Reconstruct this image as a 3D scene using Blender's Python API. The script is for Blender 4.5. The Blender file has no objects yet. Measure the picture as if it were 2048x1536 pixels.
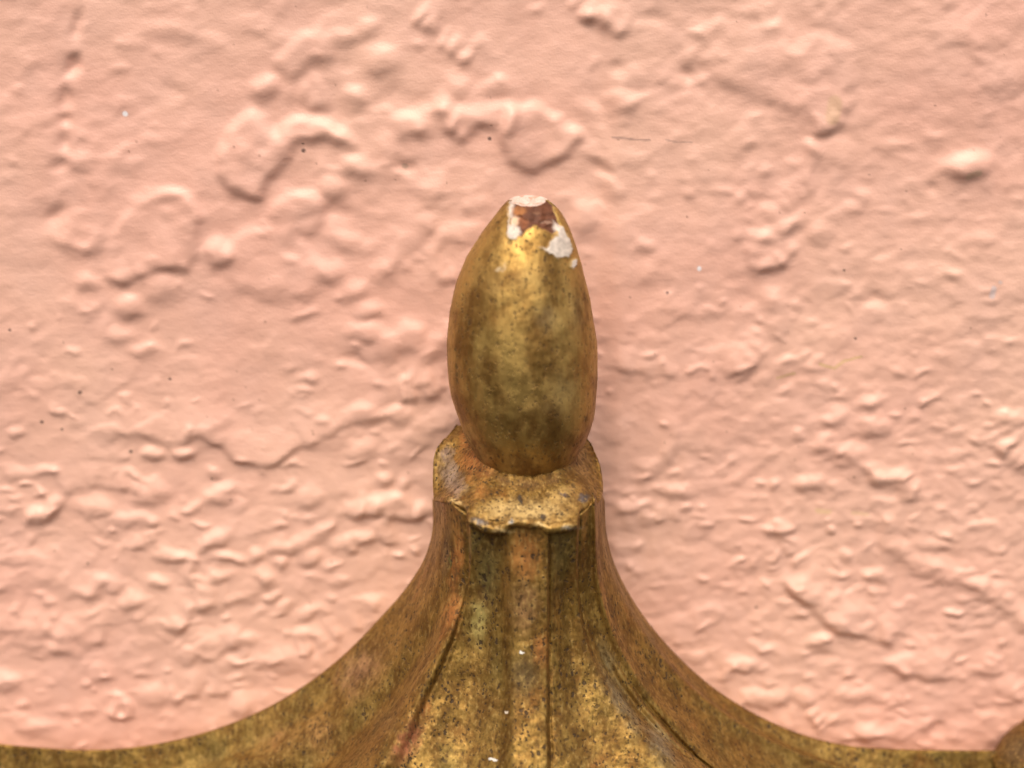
import bpy, math
import numpy as np

# ------------------------------------------------------------------ camera, light, exposure
SC = bpy.context.scene
RX, RY, FPX = 2048, 1536, 2600.0                 # photograph size and focal length in its pixels
DIST, PITCH = 0.262, math.radians(15.0)          # the phone is held above the piece and looks down on it
CAM = np.array([0.0, -DIST * math.cos(PITCH), DIST * math.sin(PITCH)])
FWD = np.array([0.0, math.cos(PITCH), -math.sin(PITCH)])
UP = np.array([0.0, math.sin(PITCH), math.cos(PITCH)])

cam = bpy.data.cameras.new('camera')
cam_o = bpy.data.objects.new('camera', cam)
SC.collection.objects.link(cam_o)
cam_o.location = CAM
cam_o.rotation_euler = (math.pi / 2 - PITCH, 0, 0)
cam.sensor_width = 36.0
cam.lens = FPX / RX * 36.0
cam.clip_start, cam.clip_end = 0.01, 50.0
cam.dof.use_dof = True
cam.dof.focus_distance = 0.243
cam.dof.aperture_fstop = 6.8
SC.camera = cam_o

SUN_EL, SUN_AZ = math.radians(60.0), math.radians(-10.0)     # azimuth from straight in front of the wall, towards the left
world = bpy.data.worlds.new('World')
SC.world = world
world.use_nodes = True
wn = world.node_tree
sky = wn.nodes.new('ShaderNodeTexSky')
sky.sky_type = 'NISHITA'
sky.sun_disc = False
sky.sun_elevation = SUN_EL
sky.sun_rotation = math.pi - SUN_AZ
sky.air_density = 1.0
sky.dust_density = 6.0
sky.ozone_density = 0.4
wn.links.new(sky.outputs[0], wn.nodes['Background'].inputs['Color'])
wn.nodes['Background'].inputs['Strength'].default_value = 0.15

sun = bpy.data.lights.new('sun', 'SUN')
sun.energy = 1.1
sun.angle = math.radians(48.0)
sun.color = (1.0, 0.95, 0.89)
sun_o = bpy.data.objects.new('sun', sun)
SC.collection.objects.link(sun_o)
# direction towards the sun
sd = (math.sin(SUN_AZ) * math.cos(SUN_EL), -math.cos(SUN_AZ) * math.cos(SUN_EL), math.sin(SUN_EL))
from mathutils import Vector, Matrix
sun_o.rotation_euler = Vector(sd).to_track_quat('Z', 'Y').to_euler()
sun_o.location = (-0.3, -0.6, 1.0)

SC.view_settings.view_transform = 'Standard'
SC.view_settings.look = 'None'
SC.view_settings.exposure = 0.56
SC.view_settings.gamma = 1.0
SC.view_settings.use_curve_mapping = False

# ------------------------------------------------------------------ helpers
rng = np.random.default_rng(7)


def P(px, py, h):
    """Point seen at a photograph pixel and h metres in front of the wall plane (y = 0)."""
    px, py, h = np.broadcast_arrays(np.asarray(px, float), np.asarray(py, float), np.asarray(h, float))
    dx, dy = (px - RX / 2) / FPX, -(py - RY / 2) / FPX
    d = np.stack([dx, FWD[1] + dy * UP[1], FWD[2] + dy * UP[2]], -1)
    t = (-h - CAM[1]) / d[..., 1]
    return CAM + d * t[..., None]


def pix(v):
    """Photograph pixel of world points."""
    r = v - CAM
    z = r @ FWD
    return RX / 2 + FPX * r[..., 0] / z, RY / 2 - FPX * (r @ UP) / z


def sstep(a, b, x):
    t = np.clip((x - a) / (b - a), 0, 1)
    return t * t * (3 - 2 * t)


def noise(x, y, seed=0):
    """Gradient noise, about -0.7 to 0.7."""
    r = np.random.default_rng(seed + 100)
    n = 256
    ang = r.random((n, n)) * 2 * np.pi
    gx, gy = np.cos(ang), np.sin(ang)
    xi, yi = np.floor(x).astype(int), np.floor(y).astype(int)
    xf, yf = x - xi, y - yi
    u, v = xf ** 3 * (xf * (xf * 6 - 15) + 10), yf ** 3 * (yf * (yf * 6 - 15) + 10)

    def g(i, j):
        a, b = (xi + i) % n, (yi + j) % n
        return gx[a, b] * (xf - i) + gy[a, b] * (yf - j)
    return (g(0, 0) * (1 - u) + g(1, 0) * u) * (1 - v) + (g(0, 1) * (1 - u) + g(1, 1) * u) * v


def fbm(x, y, octs=4, seed=0, gain=0.5):
    s, a = 0, 1.0
    for k in range(octs):
        s = s + a * noise(x * 2 ** k + 17.3 * k, y * 2 ** k + 5.1 * k, seed + k)
        a *= gain
    return s


def pchip(x, y, xn):
    """Monotone cubic through the rows of y (len(x), ...)."""
    x, y, xn = np.asarray(x, float), np.asarray(y, float), np.asarray(xn, float)
    h = np.diff(x).reshape((-1,) + (1,) * (y.ndim - 1))
    dl = np.diff(y, axis=0) / h
    m = np.zeros_like(y)
    m[0], m[-1] = dl[0], dl[-1]
    s = dl[:-1] * dl[1:]
    w1, w2 = 2 * h[1:] + h[:-1], h[1:] + 2 * h[:-1]
    with np.errstate(divide='ignore', invalid='ignore'):
        hm = (w1 + w2) / (w1 / dl[:-1] + w2 / dl[1:])
    m[1:-1] = np.where(s > 0, hm, 0)
    i = np.clip(np.searchsorted(x, xn) - 1, 0, len(x) - 2)
    sh = (-1,) + (1,) * (y.ndim - 1)
    hh = (x[i + 1] - x[i]).reshape(sh)
    t = ((xn - x[i]) / (x[i + 1] - x[i])).reshape(sh)
    return ((2 * t ** 3 - 3 * t ** 2 + 1) * y[i] + (t ** 3 - 2 * t ** 2 + t) * hh * m[i]
            + (-2 * t ** 3 + 3 * t ** 2) * y[i + 1] + (t ** 3 - t ** 2) * hh * m[i + 1])


def cubic(x, y, xn):
    """Catmull-Rom style smooth curve through the rows of y."""
    x, y, xn = np.asarray(x, float), np.asarray(y, float), np.asarray(xn, float)
    m = np.gradient(y, x, axis=0)
    i = np.clip(np.searchsorted(x, xn) - 1, 0, len(x) - 2)
    sh = (-1,) + (1,) * (y.ndim - 1)
    hh = (x[i + 1] - x[i]).reshape(sh)
    t = ((xn - x[i]) / (x[i + 1] - x[i])).reshape(sh)
    return ((2 * t ** 3 - 3 * t ** 2 + 1) * y[i] + (t ** 3 - 2 * t ** 2 + t) * hh * m[i]
            + (-2 * t ** 3 + 3 * t ** 2) * y[i + 1] + (t ** 3 - t ** 2) * hh * m[i + 1])


def resample(pts, n, smooth=True):
    pts = np.asarray(pts, float)
    L = np.r_[0, np.cumsum(np.linalg.norm(np.diff(pts[:, :2], axis=0), axis=1))]
    return (cubic if smooth else pchip)(L / L[-1], pts, np.linspace(0, 1, n))


def grid_mesh(name, V, mat, parent=None, stain_tint=None, flip=False, close_u=False):
    """One mesh object from a grid of points V (rows, cols, 3)."""
    nr, nc = V.shape[:2]
    idx = np.arange(nr * nc).reshape(nr, nc)
    if close_u:
        idx = np.c_[idx, idx[:, :1]]
    q = np.stack([idx[:-1, :-1], idx[1:, :-1], idx[1:, 1:], idx[:-1, 1:]], -1).reshape(-1, 4)
    if flip:
        q = q[:, ::-1]
    me = bpy.data.meshes.new(name)
    me.vertices.add(nr * nc)
    me.vertices.foreach_set('co', V.reshape(-1).astype(np.float32))
    me.loops.add(q.size)
    me.loops.foreach_set('vertex_index', q.reshape(-1).astype(np.int32))
    me.polygons.add(len(q))
    me.polygons.foreach_set('loop_start', np.arange(0, q.size, 4, dtype=np.int32))
    me.polygons.foreach_set('use_smooth', np.ones(len(q), bool))
    me.update(calc_edges=True)
    if stain_tint is not None:
        a = me.attributes.new('stain_tint', 'FLOAT_COLOR', 'POINT')
        a.data.foreach_set('color', stain_tint.reshape(-1).astype(np.float32))
    me.materials.append(mat)
    o = bpy.data.objects.new(name, me)
    SC.collection.objects.link(o)
    o.parent = parent
    if parent is not None and parent.type == 'EMPTY':
        o.matrix_parent_inverse = Matrix.Translation(-parent.location)
    return o


# ------------------------------------------------------------------ materials
def new_mat(name):
    m = bpy.data.materials.new(name)
    m.use_nodes = True
    nt = m.node_tree
    return m, nt, nt.nodes['Principled BSDF']


def nd(nt, typ, **kw):
    n = nt.nodes.new(typ)
    for k, v in kw.items():
        if k in n.inputs.keys():
            n.inputs[k].default_value = v
        else:
            setattr(n, k, v)
    return n


def mixc(nt, fac, a, b, blend='MIX'):
    n = nt.nodes.new('ShaderNodeMix')
    n.data_type = 'RGBA'
    n.blend_type = blend
    for sock, v in ((n.inputs[0], fac), (n.inputs[6], a), (n.inputs[7], b)):
        if isinstance(v, bpy.types.NodeSocket):
            nt.links.new(v, sock)
        elif isinstance(v, (int, float)):
            sock.default_value = v
        else:
            sock.default_value = (*v, 1)
    return n.outputs[2]


def ramp(nt, val, lo, hi, a=0.0, b=1.0):
    n = nt.nodes.new('ShaderNodeMapRange')
    n.interpolation_type = 'SMOOTHSTEP'
    nt.links.new(val, n.inputs[0])
    for i, v in zip((1, 2, 3, 4), (lo, hi, a, b)):
        n.inputs[i].default_value = v
    return n.outputs[0]


def math_n(nt, op, a, b):
    n = nt.nodes.new('ShaderNodeMath')
    n.operation = op
    for s, v in zip(n.inputs, (a, b)):
        if isinstance(v, bpy.types.NodeSocket):
            nt.links.new(v, s)
        else:
            s.default_value = v
    return n.outputs[0]


def tex_noise(nt, vec, scale, detail=4, rough=0.55):
    n = nd(nt, 'ShaderNodeTexNoise', Scale=scale, Detail=detail, Roughness=rough)
    nt.links.new(vec, n.inputs['Vector'])
    return n.outputs[0]


def stretch(nt, vec, s):
    n = nt.nodes.new('ShaderNodeMapping')
    nt.links.new(vec, n.inputs[0])
    n.inputs['Scale'].default_value = s
    return n.outputs[0]


def wall_material():
    m, nt, b = new_mat('pink_wall_paint')
    co = nt.nodes.new('ShaderNodeTexCoord').outputs['Object']
    big = tex_noise(nt, co, 14, 3)
    mid = tex_noise(nt, co, 90, 4)
    c = mixc(nt, ramp(nt, big, 0.35, 0.65), (0.70, 0.384, 0.280), (0.725, 0.430, 0.306))
    c = mixc(nt, ramp(nt, mid, 0.4, 0.75, 0, 0.35), c, (0.66, 0.39, 0.295))
    st = nd(nt, 'ShaderNodeAttribute', attribute_name='stain_tint')
    c = mixc(nt, st.outputs['Alpha'], c, st.outputs['Color'])
    nt.links.new(c, b.inputs['Base Color'])
    nt.links.new(ramp(nt, mid, 0.3, 0.7, 0.38, 0.50), b.inputs['Roughness'])
    b.inputs['Specular IOR Level'].default_value = 0.45
    # fine relief of rolled paint
    f1 = tex_noise(nt, stretch(nt, co, (1, 1, 1.6)), 620, 3, 0.5)
    f2 = tex_noise(nt, co, 2600, 2, 0.5)
    hgt = math_n(nt, 'ADD', math_n(nt, 'MULTIPLY', f1, 1.0), math_n(nt, 'MULTIPLY', f2, 0.4))
    bp = nd(nt, 'ShaderNodeBump', Strength=0.42, Distance=0.0002)
    nt.links.new(hgt, bp.inputs['Height'])
    nt.links.new(bp.outputs[0], b.inputs['Normal'])
    return m


def bronze_material(name='weathered_bronze', rub=0.0):
    """rub: how far the patina is worn back to bright metal."""
    m, nt, b = new_mat(name)
    co = nt.nodes.new('ShaderNodeTexCoord').outputs['Object']
    grain = stretch(nt, co, (1, 1, 0.45))
    n_big = tex_noise(nt, co, 70, 4, 0.6)
    n_mid = tex_noise(nt, grain, 330, 5, 0.62)
    n_fine = tex_noise(nt, grain, 1500, 3, 0.6)
    n_red = tex_noise(nt, stretch(nt, co, (1, 1, 0.6)), 120, 5, 0.65)
    n_grn = tex_noise(nt, stretch(nt, co, (1.3, 1, 0.5)), 95, 4, 0.6)
    c = mixc(nt, ramp(nt, n_mid, 0.34, 0.66), (0.15, 0.074, 0.014), (0.31, 0.182, 0.040))
    c = mixc(nt, ramp(nt, n_big, 0.42, 0.7, 0, 0.5), c, (0.19, 0.09, 0.020))
    c = mixc(nt, ramp(nt, n_red, 0.55, 0.72, 0, 0.6), c, (0.27, 0.10, 0.022))
    c = mixc(nt, ramp(nt, n_grn, 0.53, 0.72, 0, 0.55), c, (0.165, 0.115, 0.028))
    # stains (rust, verdigris) and painted-in sheen with a place of their own; strength above 1 is bare white paint
    st = nd(nt, 'ShaderNodeAttribute', attribute_name='stain_tint')
    al = math_n(nt, 'MINIMUM', st.outputs['Alpha'], 1.0)
    edge = math_n(nt, 'ADD', al, math_n(nt, 'MULTIPLY', math_n(nt, 'SUBTRACT', n_mid, 0.5), 0.9))
    sf = math_n(nt, 'MULTIPLY', ramp(nt, edge, 0.02, 0.5), math_n(nt, 'MINIMUM', math_n(nt, 'MULTIPLY', al, 1.5), 1.0))
    paint = ramp(nt, st.outputs['Alpha'], 1.0, 1.12)
    tone = mixc(nt, ramp(nt, n_mid, 0.3, 0.7), (0.62, 0.6, 0.55), (1.35, 1.4, 1.5))
    c = mixc(nt, sf, c, mixc(nt, 1.0, st.outputs['Color'], tone, 'MULTIPLY'))
    c = mixc(nt, ramp(nt, n_fine, 0.52, 0.70, 0, 0.55), c, (0.42, 0.27, 0.08))
    c = mixc(nt, ramp(nt, n_fine, 0.48, 0.32, 0, 0.8), c, (0.10, 0.052, 0.014))
    # dark corrosion pits
    ncol = nd(nt, 'ShaderNodeTexNoise', Scale=1400.0, Detail=2.0)
    nt.links.new(co, ncol.inputs['Vector'])
    s = nt.nodes.new('ShaderNodeVectorMath')
    s.operation = 'SCALE'
    s.inputs['Scale'].default_value = 0.0009
    nt.links.new(ncol.outputs['Color'], s.inputs[0])
    wob = nt.nodes.new('ShaderNodeVectorMath')
    wob.operation = 'ADD'
    nt.links.new(stretch(nt, co, (1, 1, 0.75)), wob.inputs[0])
    nt.links.new(s.outputs[0], wob.inputs[1])
    pits = None
    for sc_, th, lo in ((430, 0.24, 0.62), (950, 0.36, 0.35), (1700, 0.42, 0.2)):
        v = nd(nt, 'ShaderNodeTexVoronoi', Scale=sc_, Randomness=1.0)
        nt.links.new(wob.outputs[0], v.inputs['Vector'])
        sep = nt.nodes.new('ShaderNodeSeparateColor')
        nt.links.new(v.outputs['Color'], sep.inputs[0])
        radius = math_n(nt, 'MULTIPLY', ramp(nt, sep.outputs[0], lo, 1.0), th)      # only some cells hold a pit
        p = ramp(nt, math_n(nt, 'SUBTRACT', v.outputs['Distance'], radius), 0.03, -0.1)
        pits = p if pits is None else math_n(nt, 'MAXIMUM', pits, p)
    pits = math_n(nt, 'MULTIPLY', pits, ramp(nt, tex_noise(nt, co, 150, 3), 0.34, 0.56, 0.35, 1.0))
    pits = math_n(nt, 'MULTIPLY', pits, math_n(nt, 'SUBTRACT', 1.0, paint))
    if rub:
        c = mixc(nt, rub, c, mixc(nt, ramp(nt, tex_noise(nt, stretch(nt, co, (1, 1, 0.6)), 190, 4, 0.6), 0.36, 0.62), (0.20, 0.10, 0.024), (0.54, 0.345, 0.10)))
        pits = math_n(nt, 'MULTIPLY', pits, 1.0 - 0.55 * rub)
    c = mixc(nt, math_n(nt, 'MULTIPLY', pits, 0.92), c, (0.045, 0.025, 0.01))
    c = mixc(nt, paint, c, st.outputs['Color'])
    nt.links.new(c, b.inputs['Base Color'])
    met = math_n(nt, 'SUBTRACT', 0.7 + 0.2 * rub, math_n(nt, 'MULTIPLY', math_n(nt, 'MAXIMUM', pits, sf), 0.35))
    met = math_n(nt, 'MULTIPLY', met, math_n(nt, 'SUBTRACT', 1.0, paint))
    nt.links.new(met, b.inputs['Metallic'])
    ro = math_n(nt, 'ADD', ramp(nt, n_mid, 0.3, 0.7, 0.60, 0.46), math_n(nt, 'MULTIPLY', math_n(nt, 'MAXIMUM', sf, pits), 0.18))
    nt.links.new(ro, b.inputs['Roughness'])
    b.inputs['Specular IOR Level'].default_value = 0.35
    h = math_n(nt, 'ADD', math_n(nt, 'MULTIPLY', n_mid, 0.5), math_n(nt, 'MULTIPLY', n_fine, 0.4))
    h = math_n(nt, 'SUBTRACT', h, math_n(nt, 'MULTIPLY', pits, 0.6))
    bp = nd(nt, 'ShaderNodeBump', Strength=0.7, Distance=0.0003)
    nt.links.new(h, bp.inputs['Height'])
    nt.links.new(bp.outputs[0], b.inputs['Normal'])
    return m


def chip_material():
    """White undercoat and bare rusty casting where the gilding has broken away."""
    m, nt, b = new_mat('chipped_undercoat')
    co = nt.nodes.new('ShaderNodeTexCoord').outputs['Object']
    n = tex_noise(nt, co, 900, 4, 0.6)
    st = nd(nt, 'ShaderNodeAttribute', attribute_name='stain_tint')
    c = mixc(nt, ramp(nt, n, 0.3, 0.7, 0, 0.3), st.outputs['Color'], (0.33, 0.14, 0.07), 'MIX')
    nt.links.new(c, b.inputs['Base Color'])
    b.inputs['Roughness'].default_value = 0.6
    bp = nd(nt, 'ShaderNodeBump', Strength=0.7, Distance=0.0004)
    nt.links.new(n, bp.inputs['Height'])
    nt.links.new(bp.outputs[0], b.inputs['Normal'])
    return m


M_WALL, M_BRONZE, M_CHIP = wall_material(), bronze_material(), chip_material()
M_RUBBED = bronze_material('rubbed_bronze', 0.62)

# ------------------------------------------------------------------ the wall: plaster relief
# dense where the photograph looks, widening cells beyond it
def axis(lo, hi, step, out_lo, out_hi):
    mid = np.arange(lo, hi + step / 2, step)
    k = np.arange(1, 26)
    g = lambda d: (np.exp(k / 25 * 4.0) - 1) / (math.exp(4.0) - 1) * d
    return np.r_[(lo - g(lo - out_lo))[::-1], mid, hi + g(out_hi - hi)]


WX = axis(-0.123, 0.123, 0.00023, -0.7, 0.7)
WZ = axis(-0.098, 0.082, 0.00023, -0.7, 0.5)[::-1]
GX, GZ = np.meshgrid(WX, WZ)
PX, PY = pix(np.stack([GX, np.zeros_like(GX), GZ], -1))
ROWPY = PY[:, 0]
H = np.zeros_like(GX)                            # relief in millimetres
STAIN = np.zeros(GX.shape + (4,))


def win(x0, x1, y0, y1):
    r = np.where((ROWPY >= y0) & (ROWPY <= y1))[0]
    if len(r) == 0:
        return None
    a, b_ = r[0], r[-1] + 1
    cols = np.where(((PX[a] >= x0) | (PX[b_ - 1] >= x0)) & ((PX[a] <= x1) | (PX[b_ - 1] <= x1)))[0]
    if len(cols) == 0:
        return None
    return slice(a, b_), slice(cols[0], cols[-1] + 1)


def warp(w, amp=5.0):
    x, y = PX[w], PY[w]
    return (x + amp * (2.4 * noise(x / 38, y / 38, 3) + 0.5 * noise(x / 13, y / 13, 5)),
            y + amp * (2.4 * noise(x / 38, y / 38, 4) + 0.5 * noise(x / 13, y / 13, 6)))


def blob(x, y, rx, ry, amp, ang=0.0, pw=1.5):
    R = 2.4 * max(rx, ry)
    w = win(x - R, x + R, y - R, y + R)
    if w is None:
        return
    X, Y = warp(w)
    c, s = math.cos(math.radians(ang)), math.sin(math.radians(ang))
    u, v = ((X - x) * c + (Y - y) * s) / rx, (-(X - x) * s + (Y - y) * c) / ry
    H[w] += amp * np.exp(-(u * u + v * v) ** pw)


def poly_dist(X, Y, pts, closed=False):
    """Distance, signed side and arc position of the nearest point of a polyline."""
    pts = np.asarray(pts, float)
    if closed:
        pts = np.r_[pts, pts[:1]]
    best = np.full(X.shape, 1e9)
    side = np.zeros(X.shape)
    arc = np.zeros(X.shape)
    L = np.r_[0, np.cumsum(np.linalg.norm(np.diff(pts, axis=0), axis=1))]
    for k in range(len(pts) - 1):
        a, b_ = pts[k], pts[k + 1]
        d = b_ - a
        l2 = d @ d
        t = np.clip(((X - a[0]) * d[0] + (Y - a[1]) * d[1]) / l2, 0, 1)
        ex, ey = X - a[0] - t * d[0], Y - a[1] - t * d[1]
        ds = np.hypot(ex, ey)
        m = ds < best
        best = np.where(m, ds, best)
        side = np.where(m, np.sign(d[0] * ey - d[1] * ex), side)
        arc = np.where(m, (L[k] + t * math.sqrt(l2)) / L[-1], arc)
    return best, side, arc


def smooth_poly(pts):
    return resample(pts, max(3 * len(pts), 6)) if len(pts) > 2 else np.asarray(pts, float)


def ridge(pts, wd, amp):
    pts = smooth_poly(pts)
    R = 3 * wd
    w = win(pts[:, 0].min() - R, pts[:, 0].max() + R, pts[:, 1].min() - R, pts[:, 1].max() + R)
    if w is None:
        return
    X, Y = warp(w)
    d, _, a = poly_dist(X, Y, pts)
    ww = wd * (1 + 0.5 * noise(X / 40, Y / 40, 9))
    H[w] += amp * np.exp(-(d / ww) ** 2.4) * (0.75 + 0.5 * noise(X / 30, Y / 30, 11))


def ledge(pts, amp, w_edge=7, fall=60):
    """A lap of plaster: raised on the left-hand side of the line (up, when it runs to the right)."""
    pts = smooth_poly(pts)
    R = 3 * fall
    w = win(pts[:, 0].min() - R, pts[:, 0].max() + R, pts[:, 1].min() - R, pts[:, 1].max() + R)
    if w is None:
        return
    X, Y = warp(w, 4)
    d, s, a = poly_dist(X, Y, pts)
    sd_ = -d * s
    ends = sstep(0.0, 0.12, a) * sstep(1.0, 0.88, a) * np.exp(-np.clip(d - fall, 0, None) / 20)
    ends = ends * np.clip(.75 + 1.3 * noise(a * 7 + pts[0, 0], a * 0 + .37, 77), .15, 1.3)
    we = w_edge * 1.25 * (1 + .7 * noise(X / 45, Y / 45, 78))
    up = sstep(-we, we, sd_) * np.exp(-(np.clip(sd_, 0, None) / fall) ** 2)
    H[w] += amp * up * ends


def slab(pts, amp, w_edge=11):
    pts = resample(np.r_[np.asarray(pts, float), [pts[0]]], 3 * len(pts))[:-1]
    R = 4 * w_edge
    w = win(pts[:, 0].min() - R, pts[:, 0].max() + R, pts[:, 1].min() - R, pts[:, 1].max() + R)
    if w is None:
        return
    X, Y = warp(w, 5)
    d, _, _ = poly_dist(X, Y, pts, True)
    ins = np.zeros(X.shape, bool)
    q = np.r_[pts, pts[:1]]
    for (xa, ya), (xb, yb) in zip(q[:-1], q[1:]):
        if ya != yb:
            c = ((ya > Y) != (yb > Y)) & (X < (xb - xa) * (Y - ya) / (yb - ya) + xa)
            ins ^= c
    sd_ = np.where(ins, d, -d)
    H[w] += amp * sstep(-w_edge, w_edge, sd_) * (1 + 0.3 * noise(X / 35, Y / 35, 21))


def TL(*p): return [(x / 2, y / 2) for x, y in p]
def TR(*p): return [(1024 + x / 2, y / 2) for x, y in p]
def BL(*p): return [(x / 2, 768 + y / 2) for x, y in p]
def BR(*p): return [(1024 + x / 2, 768 + y / 2) for x, y in p]


def blobs(q, lst):
    for x, y, rx, ry, amp, *an in lst:
        (cx, cy), = q((x, y))
        blob(cx, cy, rx / 2, ry / 2, amp, *(an or [0]))


# broad unevenness and trowel texture
H += 0.8 * fbm(PX / 520, PY / 420, 2, 40)
H += 0.24 * fbm(PX / 95, PY / 70, 2, 50)
rip = sstep(1000, 1600, PX) * 0.75 + 0.25 + 0.3 * sstep(850, 1300, PY)
H += rip * 0.19 * fbm(PX / 31 + 0.2 * PY / 30, PY / 22, 2, 60, 0.6)
H += 0.07 * fbm(PX / 19, PY / 14, 2, 70)

# irregular laps where the trowel dragged the last coat
_l = fbm(PX / 150 + .35 * PY / 150, PY / 100, 3, 200, .45)
_m = sstep(-.05, .3, fbm(PX / 330, PY / 260, 2, 210))
H += .20 * _m * sstep(.02, .16, _l) + .12 * (1 - _m) * sstep(.12, .26, _l)
_l = fbm(PX / 70 + .3 * PY / 70, PY / 46, 3, 220, .5)
H += .14 * sstep(.1, .28, _l) * sstep(-.1, .25, fbm(PX / 240, PY / 200, 2, 230))
# the wall steps back along a vertical band beside the finial
_b = 14 * noise(PX * 0 + 2.5, PY / 120, 240)
H -= 1.5 * sstep(1010, 1100, PX + _b) * sstep(1245, 1190, PX + _b)
H -= .5 * sstep(1190, 1600, PX) * sstep(2000, 1500, PX)
HN, H = H, np.zeros_like(H)                      # ground texture; the laps and lumps one can point to follow
# --- upper left
blobs(TL, [(310, 100, 24, 60, -.7, 15), (285, 262, 26, 55, -.95, 30), (265, 395, 26, 40, -.7), (255, 480, 22, 26, -.65), (258, 560, 22, 32, -.65),
           (240, 665, 30, 30, -.5), (225, 865, 45, 36, -.6, -30), (330, 640, 60, 30, .25), (180, 560, 60, 200, .25),
           (1060, 350, 52, 42, .75), (1280, 400, 40, 35, .6), (1420, 395, 50, 45, .7), (1530, 245, 75, 55, .85), (1370, 150, 70, 30, .45),
           (1480, 110, 40, 40, .5), (1640, 505, 70, 55, .85), (1625, 660, 40, 34, -.7), (1410, 670, 60, 42, .7), (1335, 755, 55, 50, .8), (1345, 850, 50, 26, -.4),
           (335, 960, 110, 55, .75), (335, 950, 40, 30, -.45), (350, 1130, 50, 34, .55), (520, 1230, 48, 42, .8), (650, 1150, 60, 50, .5),
           (470, 1340, 70, 34, .5), (575, 1400, 70, 26, .45), (860, 1020, 60, 40, .5), (1330, 1090, 60, 40, .6), (1410, 1165, 55, 45, .55), (1475, 1240, 60, 34, .6),
           (1470, 1325, 70, 34, .65), (1640, 1345, 60, 50, .7), (1545, 1390, 55, 50, .7), (1420, 1440, 60, 26, -.5, 20), (1720, 760, 60, 40, .4),
           (1830, 350, 45, 45, .5), (1990, 345, 50, 34, .55), (1780, 430, 40, 45, .6), (1920, 170, 40, 34, .4), (1560, 590, 40, 60, .4), (1900, 820, 50, 36, .4),
           (680, 365, 50, 26, -.25), (600, 560, 50, 30, .25), (480, 520, 60, 30, .2), (1200, 1240, 60, 22, .25), (1370, 960, 80, 40, .45, 20),
           (1000, 90, 90, 40, .3), (700, 120, 120, 40, .25), (500, 660, 60, 40, .3)])
slab(TL((960, 465), (915, 530), (888, 620), (880, 690), (955, 780), (1005, 795), (1085, 725), (1135, 640), (1185, 575), (1300, 555), (1430, 582), (1340, 508), (1190, 478), (1090, 530), (1040, 448)), .95, 11)
slab(TL((1100, 240), (1160, 175), (1240, 125), (1310, 160), (1340, 220), (1240, 260), (1150, 310)), .6, 12)
slab(TL((440, 1000), (485, 890), (550, 812), (640, 765), (740, 778), (808, 855), (800, 940), (750, 1070), (650, 1078), (560, 1112), (480, 1135), (425, 1100)), .6, 12)
ridge(TL((545, 810), (640, 770), (740, 785), (800, 855)), 15, .35)
ledge(TL((425, 1105), (480, 1135), (560, 1112), (650, 1080), (745, 1082)), .45, 7, 45)
slab(TL((1080, 860), (1110, 798), (1190, 772), (1288, 812), (1295, 880), (1200, 940), (1110, 910)), .6, 12)
slab(TL((900, 1015), (980, 940), (1080, 912), (1170, 945), (1300, 1070), (1260, 1180), (1080, 1200), (930, 1120)), .45, 15)
ridge(TL((905, 1010), (980, 945), (1075, 915), (1165, 945)), 14, .25)
slab(TL((820, 990), (870, 960), (930, 1010), (900, 1060), (840, 1050)), .5, 12)
slab(TL((1640, 470), (1760, 420), (1900, 440), (2060, 420), (2060, 540), (1900, 515), (1860, 560), (1790, 520), (1700, 560)), .35, 14)
slab(TL((1300, 560), (1500, 440), (1660, 480), (1700, 600), (1560, 720), (1400, 700)), .3, 18)
ridge(TL((1690, 1520), (1705, 1410), (1795, 1320)), 20, .7)
ridge(TL((1520, 1095), (1620, 980), (1710, 890)), 18, .5)
ridge(TL((1735, 1060), (1760, 965), (1900, 920)), 18, .6)
ledge(TL((1740, 1120), (1790, 1130), (1840, 1120)), .5, 6, 30)
ledge(TL((1520, 1105), (1580, 1085), (1670, 1085)), .4, 6, 30)
ledge(TL((1640, 85), (1690, 118), (1745, 135)), .9, 8, 45)
ledge(TL((1745, 180), (1800, 215), (1855, 275)), .7, 8, 40)
ledge(TL((1755, 485), (1800, 530), (1860, 565), (1905, 515), (1990, 520), (2060, 545)), .9, 7, 50)
ledge(TL((1130, 390), (1210, 400), (1310, 350)), .45, 7, 30)
ledge(TL((1650, 840), (1720, 830), (1830, 850)), .35, 6, 30)
# --- upper right
slab(TR((-10, 430), (90, 425), (190, 480), (280, 555), (230, 610), (150, 650), (80, 695), (0, 645), (-40, 540)), .95, 11)
ledge(TR((215, 15), (275, 75), (355, 105), (440, 165)), .9, 8, 45)
blobs(TR, [(350, 60, 50, 40, .5), (430, 270, 34, 30, -.5), (435, 400, 60, 40, .55), (370, 685, 60, 24, -.7, 38), (290, 875, 46, 70, .7), (700, 295, 22, 30, -.5),
           (1830, 665, 90, 44, 1.3, -8), (1230, 930, 45, 45, .55), (530, 980, 34, 28, .5), (1050, 1215, 52, 60, .65), (1062, 1310, 40, 46, .6), (940, 1200, 60, 40, -.3),
           (1215, 600, 30, 34, .5), (1300, 600, 60, 40, .35), (1400, 780, 40, 26, .4), (1370, 830, 50, 26, .35), (1690, 760, 30, 24, -.35), (1550, 580, 80, 20, .3),
           (1300, 1150, 60, 34, .3), (1460, 1200, 60, 20, -.35), (1600, 880, 60, 20, .3), (1890, 960, 60, 20, .3), (1740, 1100, 50, 20, .3), (1000, 800, 30, 20, -.2),
           (560, 790, 30, 20, .2), (420, 760, 40, 30, .35), (640, 330, 30, 24, .2), (560, 70, 60, 24, -.3), (1230, 40, 20, 18, -.4), (1290, 1080, 20, 16, .3)])
ridge(TR((715, 235), (790, 140), (900, 65), (985, 48), (1060, 100), (1130, 205), (1195, 170), (1285, 195), (1340, 255), (1355, 340), (1350, 410)), 19, .5)
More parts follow.
